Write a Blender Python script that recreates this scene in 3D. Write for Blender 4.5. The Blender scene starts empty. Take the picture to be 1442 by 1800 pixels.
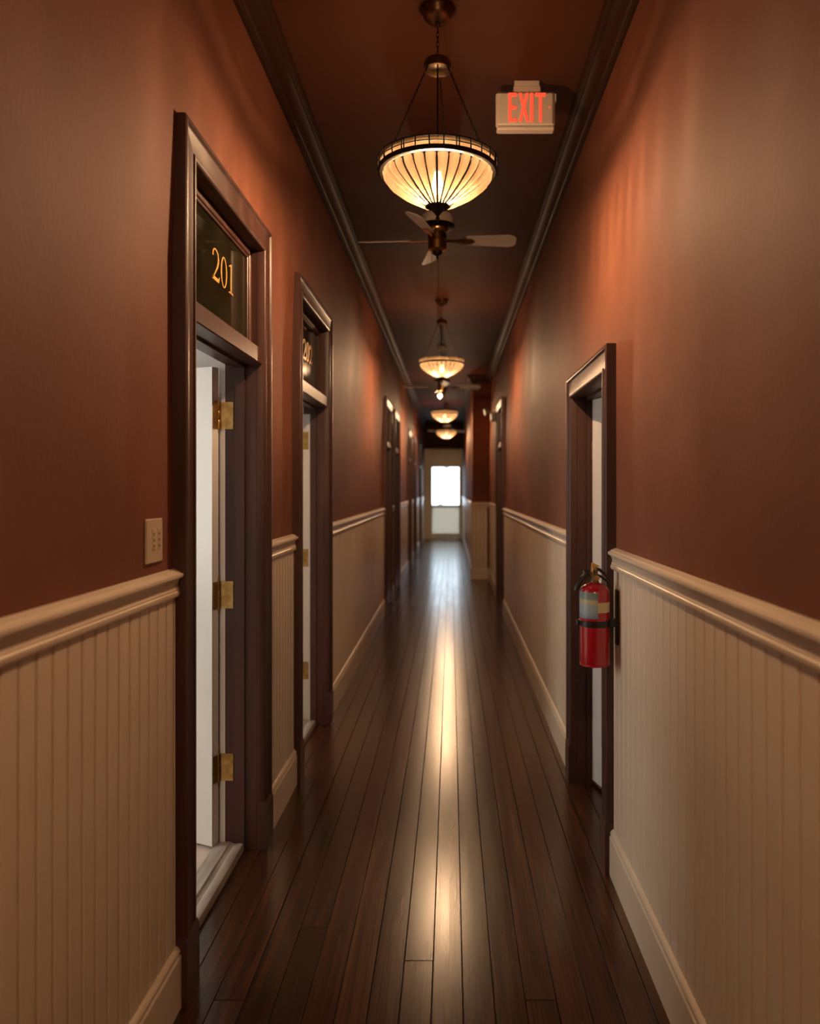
import bpy, bmesh, math, random
from mathutils import Vector, Matrix
random.seed(7)
S = bpy.context.scene
COL = S.collection
PI = math.pi

# ------------------------------------------------------------------ camera
cd = bpy.data.cameras.new('camera')
cam = bpy.data.objects.new('camera', cd)
COL.objects.link(cam)
cam.location = (0, 0, 1.6)
cam.rotation_euler = (PI / 2, 0, 0)
cd.sensor_fit = 'VERTICAL'
cd.sensor_height = 36.0
cd.sensor_width = 36.0
cd.lens = 1350 / 1800 * 36.0
cd.shift_x = -72 / 1800
cd.shift_y = -42 / 1800
cd.clip_start = 0.05
cd.dof.use_dof = True
cd.dof.focus_distance = 3.0
cd.dof.aperture_fstop = 1.9
S.camera = cam

# ------------------------------------------------------------------ world, exposure
w = bpy.data.worlds.new('world')
S.world = w
w.use_nodes = True
nt = w.node_tree
bg = nt.nodes['Background']
bg.inputs[0].default_value = (0.80, 0.91, 1.0, 1)
bg.inputs[1].default_value = 6.0
S.view_settings.view_transform = 'Standard'
S.view_settings.look = 'None'
S.view_settings.gamma = 1
S.view_settings.use_curve_mapping = False
S.view_settings.exposure = 0.14
S.cycles.use_denoising = True
S.cycles.max_bounces = 7
S.cycles.diffuse_bounces = 4
S.cycles.glossy_bounces = 4
S.cycles.transparent_max_bounces = 12
S.cycles.sample_clamp_indirect = 4.0
S.cycles.caustics_reflective = False
S.cycles.caustics_refractive = False

LAMP_W = 240.0
LAMP_COL = (1.0, 0.69, 0.45)
ROOM_W = 29.0


def area_light(name, loc, rot, sx, sy, power, color):
    l = bpy.data.lights.new(name, 'AREA')
    l.shape = 'RECTANGLE'
    l.size = sx
    l.size_y = sy
    l.energy = power
    l.color = color
    o = bpy.data.objects.new(name, l)
    o.location = loc
    o.rotation_euler = rot
    COL.objects.link(o)
    return o


# area lamps standing in for daylight in the side rooms, which have no windows
DAY = (1.0, 0.95, 0.87)
area_light('room_daylight', (-3.75, 2.6, 1.7), (0, -PI / 2, 0), 1.6, 1.2, ROOM_W * 1.4, DAY)
area_light('room_daylight', (-3.75, 5.2, 1.7), (0, -PI / 2, 0), 1.6, 1.2, ROOM_W * 1.3, DAY)
area_light('room_daylight', (3.45, 3.7, 1.7), (0, PI / 2, 0), 1.6, 1.2, ROOM_W, DAY)
pl = area_light('door_daylight', (-0.17, 24.45, 1.68), (-PI / 2, 0, 0), 0.84, 1.2, 1.0, (1, 1, 1))
pl.data.cycles.is_portal = True


# ------------------------------------------------------------------ materials
def lin(c):
    return tuple(((v / 255) / 12.92 if v / 255 <= 0.04045 else ((v / 255 + 0.055) / 1.055) ** 2.4) for v in c) + (1,)


def mat(name, base, rough=0.5, metal=0.0, spec=0.5, coat=0.0, coat_rough=0.1, emit=None, estr=0.0):
    m = bpy.data.materials.new(name)
    m.use_nodes = True
    b = m.node_tree.nodes['Principled BSDF']
    b.inputs['Base Color'].default_value = tuple(base[:3]) + (1,)
    b.inputs['Roughness'].default_value = rough
    b.inputs['Metallic'].default_value = metal
    b.inputs['Specular IOR Level'].default_value = spec
    b.inputs['Coat Weight'].default_value = coat
    b.inputs['Coat Roughness'].default_value = coat_rough
    if emit:
        b.inputs['Emission Color'].default_value = tuple(emit[:3]) + (1,)
        b.inputs['Emission Strength'].default_value = estr
    return m


def N(m, t, **kw):
    n = m.node_tree.nodes.new(t)
    for k, v in kw.items():
        if k in n.inputs:
            n.inputs[k].default_value = v
        else:
            setattr(n, k, v)
    return n


def L(m, a, b):
    m.node_tree.links.new(a, b)


def mottle(m, c1, c2, scale=6.0, detail=5.0, stretch=(1, 1, 1), coords='Object', bump=0.0, bscale=200.0, bstretch=(1, 1, 1), lo=0.35, hi=0.65):
    """two-tone noise colour plus fine relief"""
    b = m.node_tree.nodes['Principled BSDF']
    tc = N(m, 'ShaderNodeTexCoord')
    mp = N(m, 'ShaderNodeMapping')
    mp.inputs['Scale'].default_value = stretch
    L(m, tc.outputs[coords], mp.inputs[0])
    nz = N(m, 'ShaderNodeTexNoise', Scale=scale, Detail=detail)
    L(m, mp.outputs[0], nz.inputs['Vector'])
    cr = N(m, 'ShaderNodeValToRGB')
    cr.color_ramp.elements[0].position = lo
    cr.color_ramp.elements[0].color = tuple(c1[:3]) + (1,)
    cr.color_ramp.elements[1].position = hi
    cr.color_ramp.elements[1].color = tuple(c2[:3]) + (1,)
    L(m, nz.outputs['Fac'], cr.inputs[0])
    L(m, cr.outputs[0], b.inputs['Base Color'])
    if bump:
        mp2 = N(m, 'ShaderNodeMapping')
        mp2.inputs['Scale'].default_value = bstretch
        L(m, tc.outputs[coords], mp2.inputs[0])
        n2 = N(m, 'ShaderNodeTexNoise', Scale=bscale, Detail=3.0)
        L(m, mp2.outputs[0], n2.inputs['Vector'])
        bp = N(m, 'ShaderNodeBump', Strength=bump, Distance=0.002)
        L(m, n2.outputs['Fac'], bp.inputs['Height'])
        L(m, bp.outputs[0], b.inputs['Normal'])
    return m


M = {}
M['wall'] = mottle(mat('terracotta_plaster', (.3, .12, .07), 0.66, spec=0.15), (.165, .060, .034), (.205, .077, .045), 2.2, 6, bump=0.55, bscale=130, bstretch=(1, 1, .35))
M['ceiling'] = mottle(mat('dark_ceiling_paint', (.05, .02, .012), 0.65, spec=0.12), (.090, .033, .018), (.110, .041, .023), 1.5, 4)
M['crown'] = mottle(mat('dark_crown_wood', (.06, .028, .018), 0.55, spec=0.15), (.040, .018, .011), (.052, .024, .015), 5, 4, (1, .2, 1))
M['cream'] = mottle(mat('cream_paint', (.7, .6, .46), 0.38), (.70, .575, .425), (.76, .635, .48), 3.0, 4, bump=0.08, bscale=60, bstretch=(1, 1, .2))
M['darkwood'] = mottle(mat('mahogany_casing', (.06, .025, .018), 0.42, spec=0.38, coat=0.05, coat_rough=0.3), (.050, .0205, .015), (.074, .031, .023), 14, 5, (1, 1, .12), bump=0.06, bscale=120, bstretch=(1, 1, .08))
M['white'] = mottle(mat('white_door_paint', (.72, .70, .66), 0.35), (.68, .66, .62), (.75, .73, .69), 6, 4, (1, 1, .25))
M['whitewall'] = mat('white_room_wall', (.78, .77, .75), 0.7)
M['palefloor'] = mottle(mat('pale_floor', (.62, .5, .4), 0.4), (.58, .46, .36), (.68, .56, .45), 8, 4, (1, .1, 1))
M['threshold'] = mottle(mat('worn_threshold', (.3, .26, .22), 0.4), (.30, .25, .20), (.48, .42, .35), 30, 5, (1, .15, 1))
M['brass'] = mottle(mat('aged_brass', (.42, .26, .09), 0.38, 1.0), (.34, .20, .065), (.52, .34, .13), 40, 4)
M['antbrass'] = mottle(mat('dark_antique_brass', (.2, .12, .06), 0.36, 1.0), (.17, .105, .055), (.27, .17, .09), 30, 3)
M['bronze'] = mat('dark_bronze', (.009, .006, .004), 0.55, 0.0, spec=0.2)
M['fanbrass'] = mat('fan_brass', (.42, .25, .10), 0.28, 1.0)
M['blade'] = mottle(mat('bleached_blade', (.5, .45, .39), 0.45), (.66, .60, .53), (.76, .70, .62), 10, 4, (.1, 1, 1))
M['fanwhite'] = mat('fan_white', (.82, .76, .66), 0.4)
M['glassdark'] = mottle(mat('blacked_transom_glass', (.010, .010, .005), 0.05, spec=0.4), (.009, .008, .004), (.016, .014, .007), 5, 3)
M['gold'] = mat('gold_leaf_numerals', (.75, .40, .10), 0.45, 0.25)
M['plate'] = mat('beige_plastic', (.58, .46, .32), 0.4)
M['black'] = mat('black_plastic', (.012, .011, .011), 0.35)
M['hole'] = mat('dark_socket', (.03, .02, .015), 0.7)
M['red'] = mat('red_enamel', (.40, .008, .018), 0.22, coat=0.7, coat_rough=0.08)
M['signbody'] = mat('exit_sign_housing', (.90, .85, .79), 0.5)
M['signred'] = mat('lit_exit_letters', (.5, .05, .03), 0.5, emit=(1.0, .085, .035), estr=0.95)
M['steel'] = mat('grey_metal', (.32, .29, .26), 0.35, 1.0)
M['bulb'] = mat('glowing_bulb', (1, .8, .5), 0.4, emit=(1, .72, .42), estr=18.0)
M['yellowtag'] = mat('yellow_pin_tag', (.70, .40, .05), 0.45)
M['bandcream'] = mat('cream_label_band', (.62, .52, .30), 0.4)
M['ground'] = mottle(mat('paved_ground', (.3, .3, .28), 0.9), (.42, .42, .40), (.5, .5, .48), 2, 4)
M['bark'] = mottle(mat('tree_bark', (.2, .16, .13), 0.9), (.24, .24, .25), (.32, .32, .32), 12, 5)
M['leaf'] = mottle(mat('tree_leaf', (.12, .2, .1), 0.6), (.26, .36, .32), (.36, .46, .40), 9, 3)
M['dirt'] = mat('dark_gap', (.01, .008, .006), 0.8)


def floor_mat():
    m = bpy.data.materials.new('dark_stained_floor')
    m.use_nodes = True
    b = m.node_tree.nodes['Principled BSDF']
    oi = N(m, 'ShaderNodeObjectInfo')
    tc = N(m, 'ShaderNodeTexCoord')
    mp = N(m, 'ShaderNodeMapping')
    mp.inputs['Scale'].default_value = (1.5, 0.06, 1)
    L(m, tc.outputs['Object'], mp.inputs[0])
    off = N(m, 'ShaderNodeVectorMath', operation='SCALE')
    cx = N(m, 'ShaderNodeCombineXYZ')
    L(m, oi.outputs['Random'], cx.inputs[0])
    L(m, oi.outputs['Random'], cx.inputs[1])
    L(m, cx.outputs[0], off.inputs[0])
    off.inputs['Scale'].default_value = 37.0
    ad = N(m, 'ShaderNodeVectorMath', operation='ADD')
    L(m, mp.outputs[0], ad.inputs[0])
    L(m, off.outputs[0], ad.inputs[1])
    nz = N(m, 'ShaderNodeTexNoise', Scale=16.0, Detail=7.0, Distortion=0.7)
    L(m, ad.outputs[0], nz.inputs['Vector'])
    wv = N(m, 'ShaderNodeTexWave', Scale=16.0, Distortion=9.0, Detail=3.0)
    wv.inputs['Detail Scale'].default_value = 1.4
    wv.bands_direction = 'X'
    L(m, ad.outputs[0], wv.inputs['Vector'])
    mx = N(m, 'ShaderNodeMix')
    mx.data_type = 'FLOAT'
    mx.inputs[0].default_value = 0.10
    L(m, nz.outputs['Fac'], mx.inputs[2])
    L(m, wv.outputs['Fac'], mx.inputs[3])
    cr = N(m, 'ShaderNodeValToRGB')
    e = cr.color_ramp.elements
    e[0].position, e[0].color = 0.25, (.024, .0085, .0034, 1)
    e[1].position, e[1].color = 0.78, (.092, .031, .0105, 1)
    e.new(0.52).color = (.052, .0185, .0068, 1)
    L(m, mx.outputs[0], cr.inputs[0])
    # board to board tone
    hs = N(m, 'ShaderNodeHueSaturation')
    mr = N(m, 'ShaderNodeMapRange')
    mr.inputs['To Min'].default_value = 0.7
    mr.inputs['To Max'].default_value = 1.35
    L(m, oi.outputs['Random'], mr.inputs[0])
    L(m, mr.outputs[0], hs.inputs['Value'])
    L(m, cr.outputs[0], hs.inputs['Color'])
    L(m, hs.outputs[0], b.inputs['Base Color'])
    r2 = N(m, 'ShaderNodeMapRange')
    r2.inputs['To Min'].default_value = 0.18
    r2.inputs['To Max'].default_value = 0.27
    L(m, nz.outputs['Fac'], r2.inputs[0])
    L(m, r2.outputs[0], b.inputs['Roughness'])
    b.inputs['Specular IOR Level'].default_value = 0.32
    bp = N(m, 'ShaderNodeBump', Strength=0.035, Distance=0.001)
    L(m, mx.outputs[0], bp.inputs['Height'])
    L(m, bp.outputs[0], b.inputs['Normal'])
    return m


M['floor'] = floor_mat()


def petal_mat():
    """cream art glass: scatters most of the bulb's light, lets a tinted part straight through"""
    m = bpy.data.materials.new('cream_art_glass')
    m.use_nodes = True
    t = m.node_tree
    t.nodes.remove(t.nodes['Principled BSDF'])
    out = t.nodes['Material Output']
    tc = N(m, 'ShaderNodeTexCoord')
    mp = N(m, 'ShaderNodeMapping')
    mp.inputs['Scale'].default_value = (1, 1, .3)
    L(m, tc.outputs['Object'], mp.inputs[0])
    nz = N(m, 'ShaderNodeTexNoise', Scale=28.0, Detail=4.0)
    L(m, mp.outputs[0], nz.inputs['Vector'])
    cr = N(m, 'ShaderNodeValToRGB')
    cr.color_ramp.elements[0].position = .3
    cr.color_ramp.elements[0].color = (.60, .34, .145, 1)
    cr.color_ramp.elements[1].position = .7
    cr.color_ramp.elements[1].color = (.86, .56, .29, 1)
    L(m, nz.outputs['Fac'], cr.inputs[0])
    tr = N(m, 'ShaderNodeBsdfTranslucent')
    L(m, cr.outputs[0], tr.inputs[0])
    tp = N(m, 'ShaderNodeBsdfTransparent')
    # tint made denser towards the rim to send more lamp light down
    sp = N(m, 'ShaderNodeSeparateXYZ')
    L(m, tc.outputs['Object'], sp.inputs[0])
    mr = N(m, 'ShaderNodeMapRange')
    mr.inputs['From Min'].default_value = -.805
    mr.inputs['From Max'].default_value = -.700
    mr.inputs['To Min'].default_value = .62
    mr.inputs['To Max'].default_value = .165
    L(m, sp.outputs[2], mr.inputs[0])
    vm = N(m, 'ShaderNodeVectorMath', operation='SCALE')
    vm.inputs[0].default_value = (1, .88, .72)
    L(m, mr.outputs[0], vm.inputs['Scale'])
    L(m, vm.outputs[0], tp.inputs[0])
    gl = N(m, 'ShaderNodeBsdfGlossy')
    gl.inputs['Roughness'].default_value = 0.2
    m2 = N(m, 'ShaderNodeMixShader')
    m2.inputs[0].default_value = 0.018
    L(m, tp.outputs[0], m2.inputs[1])
    L(m, tr.outputs[0], m2.inputs[2])
    m3 = N(m, 'ShaderNodeMixShader')
    m3.inputs[0].default_value = 0.015
    L(m, m2.outputs[0], m3.inputs[1])
    L(m, gl.outputs[0], m3.inputs[2])
    L(m, m3.outputs[0], out.inputs[0])
    return m


M['petal'] = petal_mat()


def bulb_mat():
    m = bpy.data.materials.new('glowing_bulb_glass')
    m.use_nodes = True
    t = m.node_tree
    t.nodes.remove(t.nodes['Principled BSDF'])
    e = N(m, 'ShaderNodeEmission', Strength=4.0)
    e.inputs[0].default_value = (1, .74, .44, 1)
    tp = N(m, 'ShaderNodeBsdfTransparent')
    ad = N(m, 'ShaderNodeAddShader')
    L(m, e.outputs[0], ad.inputs[0])
    L(m, tp.outputs[0], ad.inputs[1])
    L(m, ad.outputs[0], t.nodes['Material Output'].inputs[0])
    return m


M['bulbglass'] = bulb_mat()
M['baffle'] = bpy.data.materials.new('light_baffle_tint')
M['baffle'].use_nodes = True
M['baffle'].node_tree.nodes.remove(M['baffle'].node_tree.nodes['Principled BSDF'])
_s = N(M['baffle'], 'ShaderNodeBsdfTransparent')
_s.inputs[0].default_value = (.24, .215, .18, 1)  # dark tint holds back the lamp light going up
L(M['baffle'], _s.outputs[0], M['baffle'].node_tree.nodes['Material Output'].inputs[0])
M['litpanel'] = mat('translucent_white_panel', (.75, .72, .66), 0.5)
_b = M['litpanel'].node_tree.nodes['Principled BSDF']
_b.inputs['Transmission Weight'].default_value = 0.0
_t = N(M['litpanel'], 'ShaderNodeBsdfTranslucent')
_t.inputs[0].default_value = (.86, .83, .76, 1)
_m = N(M['litpanel'], 'ShaderNodeMixShader')
_m.inputs[0].default_value = 0.30  # translucent share added so daylight brightens the lower door panel
L(M['litpanel'], _b.outputs[0], _m.inputs[1])
L(M['litpanel'], _t.outputs[0], _m.inputs[2])
L(M['litpanel'], _m.outputs[0], M['litpanel'].node_tree.nodes['Material Output'].inputs[0])


def pane_mat():
    m = bpy.data.materials.new('clear_pane')
    m.use_nodes = True
    t = m.node_tree
    t.nodes.remove(t.nodes['Principled BSDF'])
    tp = N(m, 'ShaderNodeBsdfTransparent')
    tp.inputs[0].default_value = (.95, .98, 1, 1)
    gl = N(m, 'ShaderNodeBsdfGlossy')
    gl.inputs['Roughness'].default_value = 0.02
    fr = N(m, 'ShaderNodeFresnel')
    mx = N(m, 'ShaderNodeMixShader')
    L(m, fr.outputs[0], mx.inputs[0])
    L(m, tp.outputs[0], mx.inputs[1])
    L(m, gl.outputs[0], mx.inputs[2])
    L(m, mx.outputs[0], t.nodes['Material Output'].inputs[0])
    return m


M['pane'] = pane_mat()


def label_mat():
    """printed instruction label: grey-green top, yellow middle, blue foot"""
    m = mat('printed_label', (.5, .6, .6), 0.3)
    b = m.node_tree.nodes['Principled BSDF']
    tc = N(m, 'ShaderNodeTexCoord')
    sp = N(m, 'ShaderNodeSeparateXYZ')
    L(m, tc.outputs['Generated'], sp.inputs[0])
    nz = N(m, 'ShaderNodeTexNoise', Scale=5.0, Detail=3.0)
    L(m, tc.outputs['Generated'], nz.inputs['Vector'])
    ma = N(m, 'ShaderNodeMath', operation='MULTIPLY_ADD')
    L(m, nz.outputs['Fac'], ma.inputs[0])
    ma.inputs[1].default_value = .16
    L(m, sp.outputs[2], ma.inputs[2])
    cr = N(m, 'ShaderNodeValToRGB')
    e = cr.color_ramp.elements
    e[0].position, e[0].color = 0.0, (.10, .19, .27, 1)
    e[1].position, e[1].color = 1.0, (.20, .26, .24, 1)
    for p, c in ((.3, (.30, .38, .44)), (.5, (.34, .42, .46)), (.6, (.34, .40, .40)), (.64, (.50, .46, .28)), (.78, (.48, .44, .26)), (.82, (.22, .29, .27))):
        n = e.new(p)
        n.color = c + (1,)
    L(m, ma.outputs[0], cr.inputs[0])
    L(m, cr.outputs[0], b.inputs['Base Color'])
    return m


M['label'] = label_mat()


# ------------------------------------------------------------------ mesh helpers
class B:
    def __init__(self):
        self.bm = bmesh.new()

    def box(self, x0, x1, y0, y1, z0, z1, bev=0.0):
        b2 = bmesh.new()
        vs = [b2.verts.new((x, y, z)) for x in (x0, x1) for y in (y0, y1) for z in (z0, z1)]
        for f in ((0, 1, 3, 2), (4, 6, 7, 5), (0, 4, 5, 1), (2, 3, 7, 6), (0, 2, 6, 4), (1, 5, 7, 3)):
            b2.faces.new([vs[i] for i in f])
        if bev:
            bmesh.ops.bevel(b2, geom=list(b2.edges), offset=bev, segments=1, affect='EDGES')
        self.merge(b2)
        return self

    def merge(self, b2, mx=None):
        mp = {}
        for v in b2.verts:
            mp[v] = self.bm.verts.new(mx @ v.co if mx else v.co)
        for f in b2.faces:
            self.bm.faces.new([mp[v] for v in f.verts])
        b2.free()

    def add(self, other, mx=None):
        self.merge(other.bm, mx)
        return self

    def loft(self, rings, closed=True, caps=True):
        """rings: lists of points with the same count"""
        rv = [[self.bm.verts.new(p) for p in r] for r in rings]
        n = len(rv[0])
        for a, b in zip(rv, rv[1:]):
            for i in range(n if closed else n - 1):
                j = (i + 1) % n
                self.bm.faces.new([a[i], a[j], b[j], b[i]])
        if caps and closed:
            self.bm.faces.new(list(reversed(rv[0])))
            self.bm.faces.new(rv[-1])
        return self

    def lathe(self, prof, c=(0, 0, 0), seg=24, caps=True):
        """prof: (r, z) from bottom to top"""
        rings = [[(c[0] + r * math.cos(2 * PI * k / seg), c[1] + r * math.sin(2 * PI * k / seg), c[2] + z) for k in range(seg)] for r, z in prof]
        return self.loft(rings, True, caps)

    def tube(self, pts, r, seg=6, caps=True):
        pts = [Vector(p) for p in pts]
        rings = []
        for i, p in enumerate(pts):
            d = (pts[min(i + 1, len(pts) - 1)] - pts[max(i - 1, 0)]).normalized()
            up = Vector((0, 0, 1)) if abs(d.z) < 0.95 else Vector((1, 0, 0))
            a = d.cross(up).normalized()
            b = d.cross(a).normalized()
            rr = r[i] if isinstance(r, (list, tuple)) else r
            rings.append([p + a * rr * math.cos(2 * PI * k / seg) + b * rr * math.sin(2 * PI * k / seg) for k in range(seg)])
        return self.loft(rings, True, caps)

    def torus(self, c, R, r, seg=40, rs=6, zscale=1.0, mx=None):
        b2 = bmesh.new()
        g = [[b2.verts.new(((R + r * math.cos(2 * PI * j / rs)) * math.cos(2 * PI * i / seg), (R + r * math.cos(2 * PI * j / rs)) * math.sin(2 * PI * i / seg), r * zscale * math.sin(2 * PI * j / rs))) for j in range(rs)] for i in range(seg)]
        for i in range(seg):
            for j in range(rs):
                b2.faces.new([g[i][j], g[(i + 1) % seg][j], g[(i + 1) % seg][(j + 1) % rs], g[i][(j + 1) % rs]])
        m = Matrix.Translation(c)
        if mx:
            m = m @ mx
        self.merge(b2, m)
        return self

    def chain(self, p0, p1, n, R=0.009, r=0.0018):
        p0, p1 = Vector(p0), Vector(p1)
        d = (p1 - p0)
        q = d.normalized().to_track_quat('X', 'Z').to_matrix().to_4x4()
        ln = d.length / n
        for k in range(n):
            c = p0 + d * ((k + .5) / n)
            mx = q @ Matrix.Rotation(PI / 2 * (k % 2), 4, 'X') @ Matrix.Diagonal((ln * 0.62 / R, .62, 1, 1))
            self.torus(c, R, r, 8, 4, mx=mx)
        return self

    def poly(self, pts2, axis, t0, t1):
        """prism of a 2-D outline; axis 'x': pts are (y, z)"""
        def P(u, v, t):
            return {'x': (t, u, v), 'y': (u, t, v), 'z': (u, v, t)}[axis]
        a = [self.bm.verts.new(P(u, v, t0)) for u, v in pts2]
        b = [self.bm.verts.new(P(u, v, t1)) for u, v in pts2]
        n = len(a)
        for i in range(n):
            j = (i + 1) % n
            self.bm.faces.new([a[i], a[j], b[j], b[i]])
        self.bm.faces.new(list(reversed(a)))
        self.bm.faces.new(b)
        return self


def mk(name, b, m, parent=None, loc=None, smooth=False, label=None):
    """link a mesh; geometry is given in world coordinates and stored relative to its thing's origin"""
    bm = b.bm
    bmesh.ops.recalc_face_normals(bm, faces=bm.faces)
    org = Vector(loc) if loc is not None else (worldloc(parent) if parent else Vector((0, 0, 0)))
    for v in bm.verts:
        v.co -= org
    if smooth:
        for f in bm.faces:
            f.smooth = True
        for e in bm.edges:
            if len(e.link_faces) == 2 and e.calc_face_angle(0) > 0.6:
                e.smooth = False
    me = bpy.data.meshes.new(name)
    bm.to_mesh(me)
    bm.free()
    me.materials.append(m)
    o = bpy.data.objects.new(name, me)
    COL.objects.link(o)
    if parent:
        o.parent = parent
        o.location = org - worldloc(parent)
    else:
        o.location = org
    if label:
        o['label'] = label
    return o


def worldloc(o):
    p = Vector((0, 0, 0))
    while o:
        p += o.location
        o = o.parent
    return p


def empty(name, loc):
    o = bpy.data.objects.new(name, None)
    o.empty_display_size = 0.1
    o.location = loc
    COL.objects.link(o)
    return o


def tag(o, label=None, cat=None, group=None, kind=None):
    if label:
        o['label'] = label
    if cat:
        o['category'] = cat
    if group:
        o['group'] = group
    if kind:
        o['kind'] = kind
    return o


def copy_tree(o, parent=None):
    c = o.copy()
    COL.objects.link(c)
    if parent:
        c.parent = parent
    for ch in list(o.children):
        copy_tree(ch, c)
    return c


# ------------------------------------------------------------------ hall geometry
Y0, Y1 = -3.2, 24.3
XL, XR = -0.86, 0.685
BL, BR = -1.0, 0.825          # backs of the side walls
ZC = 3.585
YJ, XJ = 13.5, 0.378          # where the right wall steps in


def lean(z):
    return 0.035 * min(1, max(0, (z - 2.3) / 1.165))


def wx(side, z):
    return (XL if side == 'left' else XR) + lean(z)


def dx(side, d):
    """d: distance out of the wall surface into the hall"""
    return XL + d if side == 'left' else XR - d


# openings: y0, y1, top of opening, transom bar, leaf state
LEFT = [(2.48, 3.40, 2.65), (4.26, 5.20, 2.66), (9.86, 10.70, 2.66), (11.41, 12.30, 2.66), (15.2, 16.1, 2.66), (17.4, 18.3, 2.66), (20.6, 21.5, 2.66)]
RIGHT = [(3.29, 4.17, 2.09), (9.89, 10.85, 2.66)]
CW = 0.11   # casing width


def wall(name, side, ops, ya, yb, label):
    b = B()
    zs = [0, 1.34, 2.3, 2.75, 3.1, ZC + .02]
    back = BL if side == 'left' else BR

    def solid(y0, y1, z0):
        zz = [z0] + [z for z in zs if z > z0 + .01]
        ring = lambda y: [(wx(side, z), y, z) for z in zz] + [(back, y, zz[-1]), (back, y, z0)]
        b.loft([ring(y0), ring(y1)])
    y = ya
    for o in ops:
        solid(y, o[0] - .02, 0)
        solid(o[0] - .02, o[1] + .02, o[2] + .02)
        y = o[1] + .02
    solid(y, yb, 0)
    o = mk(name, b, M['wall'])
    tag(o, label, kind='structure')
    return o


wall_left = wall('wall_left', 'left', LEFT, Y0, Y1, 'left terracotta plaster wall over cream beadboard wainscot')
wall_right = wall('wall_right', 'right', RIGHT, Y0, YJ, 'right terracotta plaster wall over cream beadboard wainscot')

# right wall stepping in near the far end
b = B()
b.box(XJ, BR, YJ, Y1, 0, ZC + .02)
wall_jog = tag(mk('wall_jog', b, M['wall']), 'far part of the right wall that steps into the hall', kind='structure')
b = B()
b.box(-1.0, .825, Y0 - .12, Y0, 0, ZC + .02)
tag(mk('wall_back', b, M['wall']), 'terracotta wall closing the hall behind the viewpoint', kind='structure')
b = B()
b.box(-1.0, .83, Y0 - .12, Y1 + .12, ZC, ZC + .1)
tag(mk('ceiling', b, M['ceiling']), 'dark brown painted ceiling of the long hall', kind='structure')

# end wall around the end door
DX0, DX1, DZ = -0.655, 0.312, 2.33
b = B()
b.box(-1.0, DX0, Y1, Y1 + .12, 0, ZC)
b.box(DX1, .83, Y1, Y1 + .12, 0, ZC)
b.box(DX0, DX1, Y1, Y1 + .12, DZ, ZC)
tag(mk('wall_end', b, M['ceiling']), 'dark end wall above and around the white glazed door', kind='structure')

# ---- floor: every board its own object
floor = empty('floor', (0, 0, 0))
tag(floor, 'dark stained wide board floor running down the hall', kind='structure')
b = B()
b.box(-0.93, .83, Y0, Y1 + .1, -0.05, -0.021)
mk('subfloor', b, M['dirt'], floor)
BW = 0.0975
board_mesh = {}
x = -0.06 - BW * 9
while x < 0.83:
    x1 = min(x + BW, .83)
    if x1 < -.93:
        x = x1
        continue
    y = Y0
    first = True
    while y < Y1 + .1:
        ln = round(random.uniform(6.5, 13.0), 1) if not first else round(random.uniform(4.5, 13.0), 1)
        first = False
        ye = min(y + ln, Y1 + .1)
        b = B()
        dz = random.uniform(-.0006, .0006)
        b.box(max(x, -.93) + .0011, x1 - .0011, y + .0008, ye - .0008, -0.021, dz, 0.0016)
        c = Vector(((x + x1) / 2, (y + ye) / 2, 0))
        mk('floor_board', b, M['floor'], floor, loc=c)
        y = ye
    x = x1

# ---- mouldings
RAIL = [(0, 1.262), (.014, 1.262), (.021, 1.266), (.0245, 1.274), (.0235, 1.282), (.0195, 1.286), (.0215, 1.288), (.0185, 1.294), (.0175, 1.302), (.0195, 1.312), (.0255, 1.321), (.0300, 1.3245), (.034, 1.327), (.0352, 1.332), (.034, 1.337), (.024, 1.341), (.022, 1.345), (.006, 1.351), (0, 1.352)]
BASE = [(0, 0), (.029, 0), (.029, .158), (.026, .162), (.024, .166), (.026, .170), (.025, .178), (.018, .186), (.010, .190), (0, .192)]
CROWN = [(0, 3.452), (.016, 3.452), (.020, 3.458), (.020, 3.474), (.026, 3.478), (.030, 3.484), (.034, 3.50), (.046, 3.524), (.064, 3.541), (.070, 3.543), (.072, 3.551), (.080, 3.553), (.086, 3.560), (.092, 3.568), (.094, 3.584), (0, 3.584)]


def run(side, prof, ya, yb, crown=False):
    """a moulding profile run along the hall"""
    s = 1 if side == 'left' else -1
    base = XL if side == 'left' else XR
    def P(p, z, y):
        return ((base + s * p + (lean(z) if crown else 0)), y, z)
    b = B()
    r0 = [P(p, z, ya) for p, z in prof]
    r1 = [P(p, z, yb) for p, z in prof]
    b.loft([r0, r1])
    return b


def spans(ops, ya, yb, pad):
    out, y = [], ya
    for o in ops:
        if o[0] - pad - y > .01:
            out.append((y, o[0] - pad))
        y = o[1] + pad
    out.append((y, yb))
    return out


n = 0
for side, ops, yb in (('left', LEFT, Y1 - .005), ('right', RIGHT, YJ - .036)):
    rail = tag(empty('trim_%d' % (1 if side == 'left' else 2), (0, 0, 0)), 'cream moulded chair rail along the %s wall' % side, kind='structure')
    base = tag(empty('baseboard_' + side, (0, 0, 0)), 'cream capped baseboard along the %s wall' % side, kind='structure')
    for ya, ye in spans(ops, Y0, yb, CW):
        mk('rail_length', run(side, RAIL, ya, ye), M['cream'], rail, smooth=True)
        mk('baseboard_length', run(side, BASE, ya, ye), M['cream'], base, smooth=True)
    cr = mk('trim_%d' % (3 if side == 'left' else 4), run(side, CROWN, Y0, yb + .03, True), M['crown'], smooth=True)
    tag(cr, 'dark brown crown moulding where the %s wall meets the ceiling' % side, kind='structure')

# mouldings on the stepped-in part
def run_jog(prof, along):
    b = B()
    if along == 'y':
        rr = [[(XJ - p, y, z) for p, z in prof] for y in (YJ - .03, Y1)]
    else:
        rr = [[(x, YJ - p, z) for p, z in prof] for x in (XJ - .03, XR)]
    return b.loft(rr)


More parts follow.
